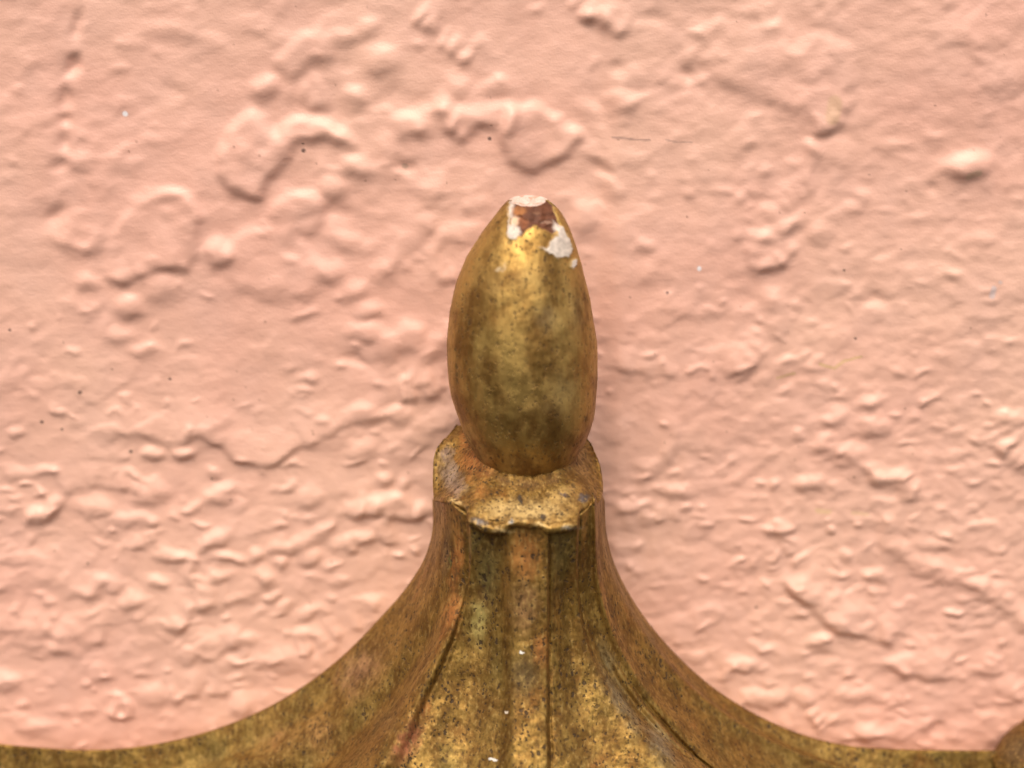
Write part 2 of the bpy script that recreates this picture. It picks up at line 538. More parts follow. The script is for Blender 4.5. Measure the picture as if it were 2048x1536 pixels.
slab(TR((760, 240), (900, 100), (1050, 120), (1130, 220), (1270, 220), (1330, 300), (1330, 430), (1270, 520), (1180, 480), (1000, 380), (850, 330)), .6, 18)
ledge(TR((1200, 545), (1265, 535), (1335, 490)), .7, 6, 40)
ridge(TR((1205, 590), (1180, 680), (1190, 760)), 12, .55)
ledge(TR((1030, 895), (1110, 840), (1195, 785)), .35, 4, 40)
slab(TR((945, 930), (1050, 910), (1060, 880), (1150, 895), (1110, 940), (1140, 1000), (1100, 1050), (1020, 1090), (950, 1060)), .5, 9)
ledge(TR((975, 1085), (1045, 1085), (1110, 1050)), .5, 5, 25)
ledge(TR((860, 1515), (960, 1470), (1045, 1380)), .5, 6, 40)
ledge(TR((330, 1470), (520, 1500), (700, 1510)), .35, 6, 45)
ridge(TR((300, 420), (350, 520), (330, 620), (400, 720)), 16, .4)
# --- lower left
ledge(BL((385, 260), (430, 232), (480, 205), (530, 205), (620, 232), (740, 232), (800, 210), (850, 240), (920, 290), (980, 322), (1100, 322), (1180, 270), (1280, 220), (1380, 162), (1460, 150)), .52, 7, 55)
ledge(BL((240, 460), (300, 432), (400, 412), (500, 430), (570, 440)), .45, 6, 40)
ledge(BL((90, 560), (170, 545), (240, 520)), .4, 6, 30)
ledge(BL((470, 650), (560, 655), (640, 630)), .4, 6, 30)
ledge(BL((1410, 520), (1500, 525), (1580, 530), (1650, 548), (1720, 530)), .6, 6, 40)
ledge(BL((1590, 75), (1690, 60), (1800, 20)), .7, 7, 45)
ledge(BL((15, 1045), (150, 1045), (275, 1072), (380, 1042), (450, 1050)), .45, 7, 50)
ledge(BL((700, 1010), (760, 940), (850, 890), (930, 870)), .55, 7, 45)
ledge(BL((20, 905), (120, 935), (250, 945)), .4, 6, 35)
ledge(BL((425, 1318), (500, 1330), (545, 1275)), .6, 8, 45)
ledge(BL((680, 1285), (760, 1250), (890, 1250), (950, 1215)), .5, 7, 50)
ledge(BL((1190, 1085), (1290, 1050), (1380, 1000)), .45, 6, 35)
ledge(BL((1400, 1000), (1500, 960), (1560, 900)), .3, 6, 30)
ridge(BL((1100, 645), (1170, 645), (1290, 590)), 16, .7)
ridge(BL((1345, 635), (1440, 620), (1540, 560)), 14, .65)
ridge(BL((1430, 500), (1500, 490), (1600, 450)), 18, .7)
ridge(BL((1600, 250), (1700, 180), (1820, 130)), 24, .6)
ridge(BL((790, 685), (760, 740), (790, 805), (845, 825)), 10, .45)
ridge(BL((745, 1080), (840, 1050), (940, 1000)), 20, .8)
ridge(BL((880, 1125), (1050, 1105), (1300, 1110)), 22, .55)
ridge(BL((10, 960), (120, 965), (290, 990)), 20, .55)
ridge(BL((560, 940), (650, 960), (730, 950)), 12, .45)
ridge(BL((20, 800), (200, 760), (380, 810)), 22, .4)
blobs(BL, [(610, 280, 42, 26, .65), (740, 272, 44, 26, .65), (860, 350, 34, 20, .4), (600, 432, 70, 46, .7), (870, 445, 66, 34, .75, -25), (770, 495, 40, 20, .5, -20),
           (380, 492, 80, 40, .6), (160, 522, 60, 30, .65, -15), (220, 478, 34, 26, .5), (520, 545, 80, 32, .55), (860, 622, 70, 26, .65, -25), (690, 684, 70, 20, .6, 5),
           (920, 692, 66, 20, .6, 8), (1032, 690, 30, 26, .65), (1125, 720, 24, 20, .55), (1058, 775, 32, 30, .7, 30), (630, 792, 40, 22, .55), (1240, 695, 46, 34, .65),
           (1680, 505, 50, 34, .6), (1530, 385, 30, 28, .55), (1620, 400, 30, 26, .5), (1440, 262, 60, 40, .5), (1470, 120, 80, 34, .6), (1600, 125, 50, 34, .5),
           (540, 862, 50, 34, .6), (30, 1185, 60, 40, .7), (400, 1150, 50, 40, .4), (620, 1245, 60, 40, .5), (970, 1285, 40, 60, .75), (980, 1025, 60, 24, .5),
           (170, 1060, 80, 30, .3), (430, 790, 60, 26, .5), (330, 830, 80, 24, .4), (870, 770, 60, 22, .45, -12), (1490, 870, 50, 26, .5), (1240, 910, 60, 22, .5, -20),
           (1220, 1000, 50, 22, .4), (1550, 610, 40, 26, .4), (60, 360, 60, 30, .4, 20), (180, 350, 60, 24, .4), (1250, 450, 60, 40, .4), (120, 1360, 80, 26, .4), (60, 1330, 60, 20, .3),
           (1130, 890, 40, 18, .45, -20), (960, 850, 60, 26, .45, -20), (1360, 790, 40, 18, .3), (100, 700, 120, 30, .35)])
# --- lower right
ledge(BR((1010, 600), (1062, 612), (1092, 680), (1135, 745)), .6, 7, 50)
ledge(BR((1065, 790), (1140, 852), (1200, 902), (1240, 945), (1300, 990), (1400, 1016), (1480, 1040), (1555, 1068)), .85, 7, 60)
ledge(BR((1475, 1105), (1550, 1165), (1640, 1185), (1720, 1182), (1850, 1165), (2060, 1130)), .6, 6, 40)
slab(BR((1480, 1100), (1560, 1082), (1690, 1085), (1750, 1130), (1690, 1160), (1610, 1172), (1540, 1150)), .4, 8)
ledge(BR((1560, 1052), (1690, 1085), (1755, 1125)), .4, 6, 35)
ledge(BR((1900, 205), (1960, 290), (2060, 375)), .8, 10, 55)
ledge(BR((1160, 1325), (1200, 1360), (1235, 1395)), .7, 7, 30)
ledge(BR((440, 590), (560, 560), (700, 540)), .3, 5, 30)
ridge(BR((1255, 240), (1380, 300), (1455, 365), (1560, 390), (1605, 425)), 18, .7)
ridge(BR((1500, 560), (1510, 640), (1600, 700), (1700, 740), (1850, 800), (1950, 860), (2040, 945)), 18, .65)
ridge(BR((615, 290), (640, 220), (635, 150)), 14, .45)
ridge(BR((1400, 1390), (1480, 1400), (1680, 1345)), 16, .5)
blobs(BR, [(1210, 850, 50, 40, .6), (1200, 402, 64, 30, .65), (1445, 72, 50, 24, .6), (1455, 170, 54, 40, .65), (1290, 140, 44, 30, .5), (660, 430, 56, 34, .65),
           (480, 490, 46, 26, .55), (560, 330, 50, 30, .4), (960, 1250, 40, 32, .6), (1022, 1262, 34, 30, .55), (1080, 1250, 36, 36, .6), (1170, 1252, 40, 30, .55),
           (1330, 1252, 46, 26, .45), (1410, 1245, 40, 24, .45), (910, 1125, 72, 24, .65, 5), (850, 1165, 30, 22, .45), (1240, 1030, 50, 24, .5), (1700, 1382, 30, 28, -.5),
           (1420, 1395, 40, 34, .5), (1460, 770, 54, 26, .5), (1060, 580, 60, 24, .55), (2000, 1220, 50, 46, .6), (1990, 140, 60, 40, .5), (1880, 570, 70, 20, .35),
           (1860, 800, 50, 20, .4), (1700, 650, 60, 20, .3), (1320, 1340, 60, 24, .3), (1960, 1410, 60, 28, .35), (1900, 1300, 50, 20, -.3), (740, 1100, 50, 20, .3), (1780, 1330, 60, 24, -.25)])

HF, H = H, np.zeros_like(H)
# the many small pimples of the roller coat, denser in the lower half and to the right
n_p = 1500
qx, qy = rng.uniform(-40, 2090, n_p), rng.uniform(-40, 1580, n_p)
dens = 0.3 + 0.55 * sstep(500, 1100, qy) + 0.25 * sstep(1150, 1500, qx)
for x, y, k, r1, r2, an, am in zip(qx, qy, rng.random(n_p) < dens * 0.8, rng.uniform(6, 20, n_p), rng.uniform(4, 9, n_p), rng.normal(-6, 16, n_p), rng.uniform(.10, .38, n_p)):
    if k:
        blob(x, y, r1, min(r1, r2), am, an)
# burst paint bubbles: tiny raised rings, beads and pinholes
for x, y in [(860, 1040), (766, 924), (305, 958), (253, 917), (612, 600), (435, 415), (429, 524), (1250, 680), (1510, 1000), (1690, 690), (1640, 1010), (1890, 995)] + list(zip(rng.uniform(0, 2048, 40), rng.uniform(700, 1500, 40))):
    r = rng.uniform(3.5, 6)
    blob(x, y, r, r, .22)
    blob(x, y, r * .5, r * .5, -.2)
for x, y in zip(rng.uniform(0, 2048, 130), rng.uniform(0, 1536, 130)):
    r = rng.uniform(2.4, 3.6)
    blob(x, y, r, r * .8, rng.choice([.16, .13, -.18]))


def spot(pts, wd, col, a):
    pts = np.asarray(pts, float)
    w = win(pts[:, 0].min() - 3 * wd, pts[:, 0].max() + 3 * wd, pts[:, 1].min() - 3 * wd, pts[:, 1].max() + 3 * wd)
    if w is None:
        return
    X, Y = warp(w, 1.5)
    if len(pts) > 1:
        d, _, _ = poly_dist(X, Y, pts)
    else:
        d = np.hypot(X - pts[0, 0], Y - pts[0, 1])
    al = a * sstep(wd * 1.3, wd * .6, d)
    m = al > STAIN[w][..., 3]
    STAIN[w] = np.where(m[..., None], np.concatenate([np.broadcast_to(col, m.shape + (3,)), al[..., None]], -1), STAIN[w])


WHITE, DARK, GREY, OCHRE = (.78, .76, .74), (.06, .035, .028), (.33, .27, .25), (.52, .36, .14)
spot([(250, 229)], 5.5, WHITE, .9)
spot([(1399, 537)], 4.5, WHITE, .9)
spot([(1226, 276), (1262, 278), (1300, 281)], 2.2, (.24, .15, .12), .6)
spot([(1332, 281), (1382, 284)], 2.0, (.24, .15, .12), .5)
spot([(1986, 578), (1982, 592)], 6, (.46, .42, .42), .6)
spot([(2000, 566)], 4, (.46, .42, .42), .5)
spot([(1670, 205), (1664, 235)], 15, (.55, .36, .19), .5)
spot([(810, 331)], 6, (.36, .24, .17), .7)
spot([(1640, 728), (1668, 736), (1690, 722), (1722, 714)], 3, OCHRE, .6)
spot([(1556, 757), (1590, 748)], 3, OCHRE, .5)
spot([(1636, 1023), (1660, 1024)], 5, (.62, .45, .2), .45)
spot([(1706, 1027), (1736, 1029)], 4, (.6, .42, .22), .45)
spot([(1935, 352), (1955, 346)], 7, (.5, .36, .22), .45)
for x, y, r in [(159, 784, 4), (82, 845, 3.5), (261, 903, 3.5), (607, 301, 4), (1334, 586, 3), (1712, 678, 2.5), (340, 758, 3), (424, 957, 2.5), (176, 1127, 2.5), (1514, 1217, 3), (122, 861, 2.5), (605, 288, 2), (20, 660, 3), (980, 277, 4), (1690, 540, 2)]:
    spot([(x, y)], r, DARK, .85)
for x, y, r in zip(rng.uniform(0, 2048, 90), rng.uniform(0, 1536, 90), rng.uniform(1.5, 2.6, 90)):
    spot([(x, y)], r, (.28, .13, .09), rng.uniform(.3, .75))



def soften(A, sig):
    k = np.arange(-int(3 * sig) - 1, int(3 * sig) + 2)
    g = np.exp(-.5 * (k / sig) ** 2)
    g /= g.sum()
    n = len(k) // 2
    for ax in (0, 1):
        pad = np.pad(A, [(n, n) if i == ax else (0, 0) for i in (0, 1)], 'edge')
        A = sum(w * np.take(pad, range(i, i + A.shape[ax]), ax) for i, w in enumerate(g))
    return A


# thick paint has rounded every edge of the plaster
_k = sstep(350, 1000, PY)
H = ((1.22 * soften(HF, 2.5) + 1.05 * soften(HN + H, 2.4)) * (1 - _k)
     + (1.4 * soften(HF, 1.6) + 1.15 * soften(HN, 1.6) + 1.3 * soften(H, 1.3)) * _k)
WV = np.stack([GX, -H * 0.001, GZ], -1)
# turn the outer border back so that the wall has thickness
WV = np.concatenate([WV[:1] * [1, 0, 1] + [0, .12, 0], WV, WV[-1:] * [1, 0, 1] + [0, .12, 0]], 0)
WV = np.concatenate([WV[:, :1] * [1, 0, 1] + [0, .12, 0], WV, WV[:, -1:] * [1, 0, 1] + [0, .12, 0]], 1)
STAIN = np.pad(STAIN, ((1, 1), (1, 1), (0, 0)))
wall = grid_mesh('wall', WV, M_WALL, None, STAIN)
wall['kind'] = 'structure'
wall['label'] = 'rough plaster wall thickly painted salmon pink behind the bronze finial'
wall['category'] = 'wall'

# ------------------------------------------------------------------ the bronze finial
ORANGE, RUST, BROWN, OLIVE, SLATE, GOLD, CREAM = (.31, .12, .026), (.27, .085, .035), (.14, .07, .024), (.15, .108, .03), (.25, .21, .17), (.6, .42, .17), (.74, .66, .5)
BSTAINS_SHEEN = [  # px, py, rx, ry, angle, colour, strength
    (912, 1130, 13, 70, 8, ORANGE, .75), (905, 1225, 15, 45, 14, ORANGE, .75), (893, 1105, 10, 60, 4, BROWN, .6), (900, 1120, 9, 26, 0, (.10, .10, .03), .5),
    (1052, 1110, 34, 60, 0, ORANGE, .6), (1050, 1210, 36, 60, 0, (.26, .13, .05), .5), (1050, 1350, 36, 46, 0, (.11, .068, .02), .6), (1078, 1300, 16, 40, 0, ORANGE, .5),
    (975, 1150, 26, 80, 3, OLIVE, .6), (950, 1090, 20, 30, 0, OLIVE, .5), (1120, 1100, 26, 50, 0, OLIVE, .45), (960, 1230, 20, 60, 8, (.3, .24, .07), .5),
    (950, 925, 40, 36, 40, ORANGE, .7), (935, 880, 18, 34, 0, ORANGE, .6), (965, 985, 30, 20, 0, ORANGE, .45), (905, 955, 24, 46, -18, (.27, .19, .13), .6), (893, 910, 14, 20, 0, (.17, .11, .08), .6),  # orange stains, then the left facet's grey reflection painted as colour
    (1165, 920, 20, 40, 0, (.34, .2, .08), .4), (1166, 996, 14, 8, 0, (.1, .08, .07), .8), (1128, 990, 12, 7, 0, (.1, .07, .06), .7), (1085, 1035, 7, 6, 0, (.07, .05, .03), .9), (1042, 1000, 5, 9, 0, (.07, .05, .03), .9),
    (955, 1042, 18, 8, 20, (.13, .12, .11), .6), (1140, 1057, 22, 6, 0, (.3, .27, .2), .5), (1024, 1043, 8, 6, 0, (.3, .3, .26), .6),
    (815, 1480, 22, 60, 28, RUST, .6), (845, 1420, 16, 40, 22, ORANGE, .5), (770, 1440, 40, 30, 30, (.16, .08, .02), .4), (720, 1340, 40, 70, 38, (.25, .12, .055), .5),
    (560, 1480, 60, 26, -20, (.36, .2, .07), .3), (640, 1470, 50, 50, 0, (.33, .16, .05), .4),
    (1240, 1400, 18, 90, -32, (.15, .125, .07), .5), (1320, 1490, 22, 60, -36, (.17, .14, .085), .5), (1215, 1320, 14, 50, -20, (.14, .115, .06), .4),  # greyer brown down the right-hand groove
    (1125, 790, 34, 46, 0, (.105, .10, .045), .65), (1095, 640, 30, 34, 0, (.15, .14, .07), .5), (1150, 620, 20, 70, 0, (.13, .105, .05), .45), (1100, 815, 24, 20, 0, (.11, .10, .04), .5),
    (1060, 810, 20, 20, 0, (.2, .1, .03), .4), (1040, 930, 60, 30, 0, (.22, .11, .03), .4), (1040, 560, 60, 30, 0, (.36, .24, .085), .4),  # the last, a paler gold patch, paints in the bud's highlight
    (2036, 1500, 40, 40, 0, (.11, .06, .02), .7), (2046, 1515, 8, 20, 0, RUST, .6),
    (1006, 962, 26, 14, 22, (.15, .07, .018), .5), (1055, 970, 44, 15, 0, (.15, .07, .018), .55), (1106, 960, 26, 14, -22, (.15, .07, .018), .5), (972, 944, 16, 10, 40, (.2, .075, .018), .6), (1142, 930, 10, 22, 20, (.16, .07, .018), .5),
    (1000, 536, 13, 6, -10, (.6, .53, .38), .8),
    (1043, 1302, 3.5, 3, 0, (.7, .65, .55), 1.5), (989, 1521, 8, 3.5, 0, (.62, .58, .5), 1.6), (1015, 1422, 4, 2.5, 0, (.6, .5, .36), 1.2),
    (1050, 1020, 90, 26, 0, (.44, .30, .11), .6), (1130, 1000, 40, 30, 0, (.42, .27, .09), .5), (1005, 1062, 24, 6, 0, GOLD, .6), (1080, 1050, 22, 5, 0, GOLD, .5), (1140, 1049, 16, 4, 0, GOLD, .4), (912, 1003, 24, 5, 22, GOLD, .5),  # worn gold lip edges, and paler patches painting in the lit collar top
]


def bronze_stain_sheen(V, extra=()):
    x, y = pix(V)
    s = np.zeros(V.shape[:-1] + (4,))
    xs, ys = x + 9 * noise(x / 17, y / 17, 31) + 4 * noise(x / 6, y / 6, 33), y + 9 * noise(x / 17, y / 17, 32) + 4 * noise(x / 6, y / 6, 34)
    for cx, cy, rx, ry, an, col, a in list(BSTAINS_SHEEN) + list(extra):
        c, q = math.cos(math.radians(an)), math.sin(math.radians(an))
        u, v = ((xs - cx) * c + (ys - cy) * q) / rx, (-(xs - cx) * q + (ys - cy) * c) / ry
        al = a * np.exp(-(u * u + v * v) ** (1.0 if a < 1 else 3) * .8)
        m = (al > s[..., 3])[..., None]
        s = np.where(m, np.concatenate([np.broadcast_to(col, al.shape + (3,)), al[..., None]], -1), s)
    return s


root_loc = P(1045, 1300, 0.0)
finial = bpy.data.objects.new('wall_ornament', None)
SC.collection.objects.link(finial)
finial.location = root_loc                       # where the casting meets the wall
finial.empty_display_size = 0.03
finial['label'] = 'weathered bronze ornament with fluted flaring base and chipped bud tip on the pink wall'
finial['category'] = 'ornament'


def fp(name, V, mat=M_BRONZE, parent=finial, stain_tint=True, **kw):
    return grid_mesh(name, V, mat, parent, bronze_stain_sheen(V) if stain_tint is True else stain_tint, **kw)


# ---- flaring base: curves that fan out from the collar down the piece (pixel x, pixel y, mm off the wall)
NT = 420
COLS = [
    (-1.00, [(868, 1000, 14), (868, 1060, 14), (855, 1110, 14), (820, 1170, 14), (760, 1240, 13.5), (680, 1320, 13), (600, 1380, 12.5), (520, 1425, 12), (400, 1470, 11.5), (280, 1495, 11), (170, 1502, 11), (90, 1498, 11), (0, 1490, 11), (-120, 1474, 11), (-250, 1466, 11)]),
    (-0.80, [(878, 1000, 22), (876, 1060, 22), (868, 1110, 22), (846, 1180, 22), (800, 1260, 21), (730, 1345, 19.5), (640, 1420, 17.5), (520, 1490, 15.5), (360, 1545, 14), (200, 1570, 13), (60, 1570, 13), (-60, 1565, 13), (-200, 1560, 13)]),
    (-0.60, [(892, 1000, 30), (894, 1060, 29.5), (892, 1110, 29), (880, 1190, 29), (850, 1280, 28.5), (800, 1365, 28), (725, 1450, 27), (620, 1536, 25), (480, 1620, 22), (320, 1680, 20), (140, 1710, 18)]),
    (-0.36, [(934, 1030, 36.6), (937, 1100, 35.2), (932, 1170, 34), (915, 1245, 34.5), (890, 1310, 35.5), (850, 1400, 38), (815, 1475, 41), (785, 1536, 43.5), (730, 1640, 47), (650, 1760, 50)]),
    (-0.115, [(1012, 1040, 38.0), (1014, 1120, 37.2), (1015, 1250, 37.5), (1014, 1400, 41), (1012, 1536, 46.5), (1006, 1780, 58)]),
    (0.115, [(1096, 1045, 38.0), (1096, 1120, 37.2), (1096, 1250, 37.5), (1094, 1400, 41), (1096, 1536, 46.5), (1102, 1780, 58)]),
    (0.36, [(1160, 1030, 36.6), (1158, 1100, 35.2), (1160, 1190, 34), (1175, 1270, 34.5), (1205, 1345, 36), (1255, 1425, 39), (1310, 1490, 41.5), (1350, 1536, 43.5), (1430, 1640, 47), (1530, 1760, 50)]),
    (0.60, [(1192, 1000, 30), (1194, 1060, 29.5), (1196, 1110, 29), (1208, 1190, 29), (1240, 1280, 28.5), (1292, 1365, 28), (1370, 1450, 27), (1470, 1536, 25), (1610, 1620, 22), (1770, 1680, 20), (1950, 1710, 18)]),
    (0.80, [(1202, 1000, 22), (1206, 1060, 22), (1214, 1110, 22), (1240, 1180, 22), (1290, 1265, 21), (1360, 1350, 19.5), (1450, 1425, 17.5), (1570, 1492, 15.5), (1730, 1547, 14), (1890, 1572, 13), (2030, 1574, 13), (2150, 1568, 13), (2290, 1560, 13)]),
    (1.00, [(1206, 1000, 14), (1210, 1060, 14), (1222, 1115, 14), (1246, 1170, 14), (1294, 1245, 13.5), (1352, 1312, 13), (1420, 1373, 12.5), (1502, 1426, 12), (1600, 1470, 11.5), (1700, 1494, 11), (1800, 1501, 11), (1900, 1503, 11), (1990, 1503, 11), (2110, 1495, 11), (2250, 1485, 11)]),
]
S_C = np.array([c[0] for c in COLS])
C_G = np.stack([resample(c[1], NT) for c in COLS])               # columns, rows, 3
_w = np.linspace(-1, 1, 4001)                                   # finer columns where the grooves run
_d = 1 + sum(3.0 * np.exp(-((_w - c) / .04) ** 4) for c in (-.352, -.115, .12, .37, .5))
_c = np.r_[0, np.cumsum((_d[1:] + _d[:-1]) / 2)]
S_F = np.interp(np.linspace(0, _c[-1], 760), _c, _w)
B_G = pchip(S_C, C_G, S_F)                                       # fine columns, rows, 3
T = np.linspace(0, 1, NT)[None, :]
SF = S_F[:, None]
hh = B_G[..., 2].copy()
xx, yy = B_G[..., 0], B_G[..., 1]
wob = 0.006 * noise(T * 14, SF * 0 + 3.3, 80) + .003 * noise(T * 45, SF * 0 + 8.1, 82)
# raised middle rib: soft left flank, undercut line on its right
rib = sstep(-.155, -.075, SF + wob) * sstep(.128, .112, SF + wob)
hh += rib * 1.8 * (.35 + .65 * sstep(0, .25, T))
hh -= 0.32 * np.exp(-((SF + wob - .125) / .010) ** 2) * (.55 + 1.1 * np.clip(.5 + noise(T * 9, SF * 0 + 7.7, 81), 0, 1))
hh -= 0.12 * np.exp(-((SF + wob + .135) / .02) ** 2)
# outer flutes: a lip, a groove and a shallow hollow either side
hh -= 0.4 * np.exp(-((SF - wob + .352) / .010) ** 2) * sstep(.95, .35, T)
hh += 2.3 * sstep(-.325, -.39, SF - wob) * sstep(-.66, -.42, SF) * sstep(.05, .4, T)
hh -= 1.3 * sstep(.335, .375, np.abs(SF) - wob) * sstep(.62, .42, np.abs(SF)) * sstep(.4, .05, T)
hh -= 2.2 * np.exp(-((SF + .58) / .07) ** 2) * sstep(.1, .5, T)
hh -= 3.4 * np.exp(-((SF - .40 - .02 * T) / .045) ** 2) * sstep(.12, .5, T)
hh -= 2.0 * np.exp(-((SF + wob - .50) / .018) ** 2) * sstep(.3, .6, T)
hh -= .7 * np.exp(-((SF - wob - .355) / .012) ** 2) * sstep(.5, .15, T)
hh += 2.0 * np.exp(-((SF - .57) / .05) ** 2)
hh -= 1.8 * np.exp(-((SF - .70) / .06) ** 2) * sstep(.1, .5, T)
# hollow the panels a little between the ribs
hh -= 2.1 * np.exp(-((np.abs(SF) - .235) / .075) ** 2) * sstep(0, .2, T)
# hand-finished casting: slight unevenness
hh += 0.28 * fbm(xx / 60, yy / 60, 3, 90) + 0.07 * fbm(xx / 14, yy / 14, 3, 95)
BV = P(xx, yy, hh * 0.001)                                       # (cols, rows, 3)


def back_edge(col, inner):
    """Carry a silhouette column round a soft edge and back, undercut, into the wall."""
    n = col[:, :2] - inner[:, :2]
    n /= np.maximum(np.linalg.norm(n, axis=1, keepdims=True), 1e-6)
    return np.stack([P(col[:, 0] + n[:, 0] * o, col[:, 1] + n[:, 1] * o, col[:, 2] * .001 * f)
                     for f, o in ((.955, 2.5), (.90, 3.2), (.84, 2.0), (.7, -3.0), (.4, -9.0), (.1, -14.0), (-.3, -18.0))])


E = np.stack([xx, yy, hh], -1)
LB = back_edge(E[0], E[8])[::-1]
RB = back_edge(E[-1], E[-9])
FULL = np.concatenate([LB, BV, RB], 0)
SALL = np.r_[np.full(len(LB), -2.0), S_F, np.full(len(RB), 2.0)]
# top and bottom hems run back to the wall
top = FULL[:, :1].copy()
top[..., 1] *= 0.2
top[..., 2] -= .002
bot = FULL[:, -1:].copy()
bot[..., 1] = .004
FULL = np.concatenate([top, FULL, bot], 1)
FR = FULL.transpose(1, 0, 2)                                     # rows, cols
cut = lambda v: int(np.argmin(np.abs(SALL - v)))
i1, i2, i3, i4 = cut(-.352), cut(-.115), cut(.125), cut(.355)
base = fp('fluted_base', FR[:, : i1 + 1])
# one casting: the flanks and panels are parts between the grooves
base.name = 'flank'
for nm, a, b_ in (('panel', i1, i2), ('rib', i2, i3), ('panel', i3, i4), ('flank', i4, len(SALL) - 1)):
    fp(nm, FR[:, a: b_ + 1])

# ---- profile of the bud: pixel row, half width, middle
BUD = [(402, 40, 1057), (408, 48, 1057.5), (418, 58, 1058), (431, 68, 1058), (455, 84, 1055), (480, 97, 1051), (506, 109, 1047), (560, 128.5, 1043), (600, 138, 1042), (640, 145, 1042), (702, 150, 1044), (760, 148.5, 1046), (800, 143, 1049),
       (837, 134.5, 1052), (875, 120, 1053), (910, 100, 1053), (940, 76, 1053), (962, 50, 1053), (975, 25, 1053), (981, 4, 1053)]
HB = .0205
NB, NA = 330, 420
bud = cubic([b[0] for b in BUD], BUD, np.linspace(402, 981, NB))
ctr = P(bud[:, 2], bud[:, 0], HB)
rad = P(bud[:, 2] + bud[:, 1], bud[:, 0], HB)[:, 0] - ctr[:, 0]

# ---- collar: faceted cup the bud sits in
LIP = [(914, 850, 7), (893, 874, 10), (873, 897, 14), (867, 925, 15), (866, 965, 17), (869, 998, 21), (886, 1000, 29), (912, 1007, 32.5), (932, 1014, 35), (937, 1038, 38.5), (958, 1049, 39.0), (984, 1057, 39.3), (1004, 1055, 39.3), (1018, 1046, 39.2), (1038, 1043, 39.1),
       (1060, 1045, 39.1), (1082, 1050, 39.2), (1100, 1056, 39.3), (1130, 1053, 39.3), (1154, 1045, 38.4), (1161, 1016, 35.2), (1182, 1006, 32), (1202, 996, 27), (1206, 975, 21), (1203, 945, 17), (1197, 920, 15), (1189, 902, 13), (1181, 886, 10), (1172, 872, 7)]
INN = [(925, 850, 8), (928, 858, 9), (930, 868, 11), (934, 885, 14), (940, 902, 18), (950, 920, 22), (962, 934, 25), (975, 945, 27), (988, 955, 28.5), (1000, 962, 29.5), (1012, 967, 30), (1024, 971, 30.5), (1034, 974, 30.7), (1044, 975, 31), (1053, 976, 31),
       (1062, 976, 31), (1072, 974, 30.7), (1082, 971, 30.5), (1094, 966, 30), (1106, 960, 29), (1118, 951, 28), (1130, 940, 26), (1140, 928, 24), (1148, 916, 21), (1155, 905, 18), (1160, 897, 15), (1164, 888, 12), (1167, 880, 10), (1168, 873, 8)]
na = 340
ua = np.linspace(0, 1, len(LIP))
un = np.linspace(0, 1, na)
lip = pchip(ua, LIP, un)
inn = cubic(ua, INN, un)
inn3, lip3 = P(inn[:, 0], inn[:, 1], inn[:, 2] * .001), P(lip[:, 0], lip[:, 1], lip[:, 2] * .001)
front = sstep(.2, .32, un) * sstep(.8, .68, un)
lip3[:, 1] += .0004 * noise(un * 30, un * 0 + 1.7, 5) * front
axis_pt = P(1050, 930, .020)
rows = []
deep = inn3 * .45 + axis_pt * .55
deep[:, 2] -= .003
rows.append(deep)


def bud_surface(pt, dz):
    """Point of the bud's skin dz above pt, on the same side of its axis."""
    z = pt[:, 2] + dz
    zc, o = ctr[::-1, 2], slice(None, None, -1)
    c = np.stack([np.interp(z, zc, ctr[o, 0]), np.interp(z, zc, ctr[o, 1])], -1)
    rr = np.interp(z, zc, rad[o])
    d = pt[:, :2] - c
    d /= np.maximum(np.linalg.norm(d, axis=1, keepdims=True), 1e-9)
    return np.c_[c + d * (rr * .985)[:, None], z]


# the casting runs up on to the bud in a soft fillet
f0 = .34
soft = .0004 + .0013 * np.sin(np.pi * un) ** 2 + .0003 * noise(un * 9, un * 0 + 2.2, 66)
start = bud_surface(inn3, soft)
foot = inn3 * (1 - f0) + lip3 * f0
foot[:, 2] += .0004 * math.sin(math.pi * f0) * front - .0002 * f0
for t in np.linspace(0, 1, 16)[:-1]:
    rows.append(start * (1 - t) ** 2 + 2 * t * (1 - t) * inn3 + foot * t * t)
for f in np.linspace(f0, 1, 34):
    p = inn3 * (1 - f) + lip3 * f
    p[:, 2] += .0004 * math.sin(math.pi * f) * front - .0002 * f      # dished
    p[:, 2] += .0003 * math.exp(-((f - .95) / .05) ** 2)               # rolled lip
    rows.append(p)
# the lip turns under and meets the neck
cen = axis_pt.copy()
for k, (din, dz) in enumerate([(-.00004, .0002), (-.00004, .0005), (.00005, .0008), (.0003, .0011), (.0008, .0014), (.0015, .0018), (.0026, .0026), (.006, .0050)]):
    q = lip3.copy()
    v = cen - q
    v[:, 2] = 0
    v /= np.linalg.norm(v, axis=1, keepdims=True)
    q += v * din
    q[:, 2] -= dz * (.55 + .45 * front)
    rows.append(q)
CV = np.stack(rows)
xs_, ys_ = pix(CV)
bump = .00026 * fbm(xs_ / 20, ys_ / 15, 3, 120) + .00016 * fbm(xs_ / 6, ys_ / 5, 2, 125)
CV[..., 2] += bump
CV[..., 1] += bump * .6
fp('collar', CV)

# ---- bud
ang = np.linspace(0, 2 * np.pi, NA, endpoint=False) - np.pi / 2 + np.pi / NA          # -90 deg faces the room
V = np.stack([ctr[:, None, 0] + rad[:, None] * np.cos(ang), ctr[:, None, 1] + rad[:, None] * np.sin(ang), np.broadcast_to(ctr[:, None, 2], (NB, NA))], -1)
V[..., 2] += np.sin(ang)[None] * rad[0] * .17 * np.exp(-(np.linspace(402, 981, NB) - 402) / 22)[:, None]     # the break is canted towards the room
x_, y_ = pix(V)
frontm = (np.sin(ang)[None, :] < .2)
nrm = np.stack([np.cos(ang)[None, :] + 0 * x_, np.sin(ang)[None, :] + 0 * x_, 0 * x_], -1)
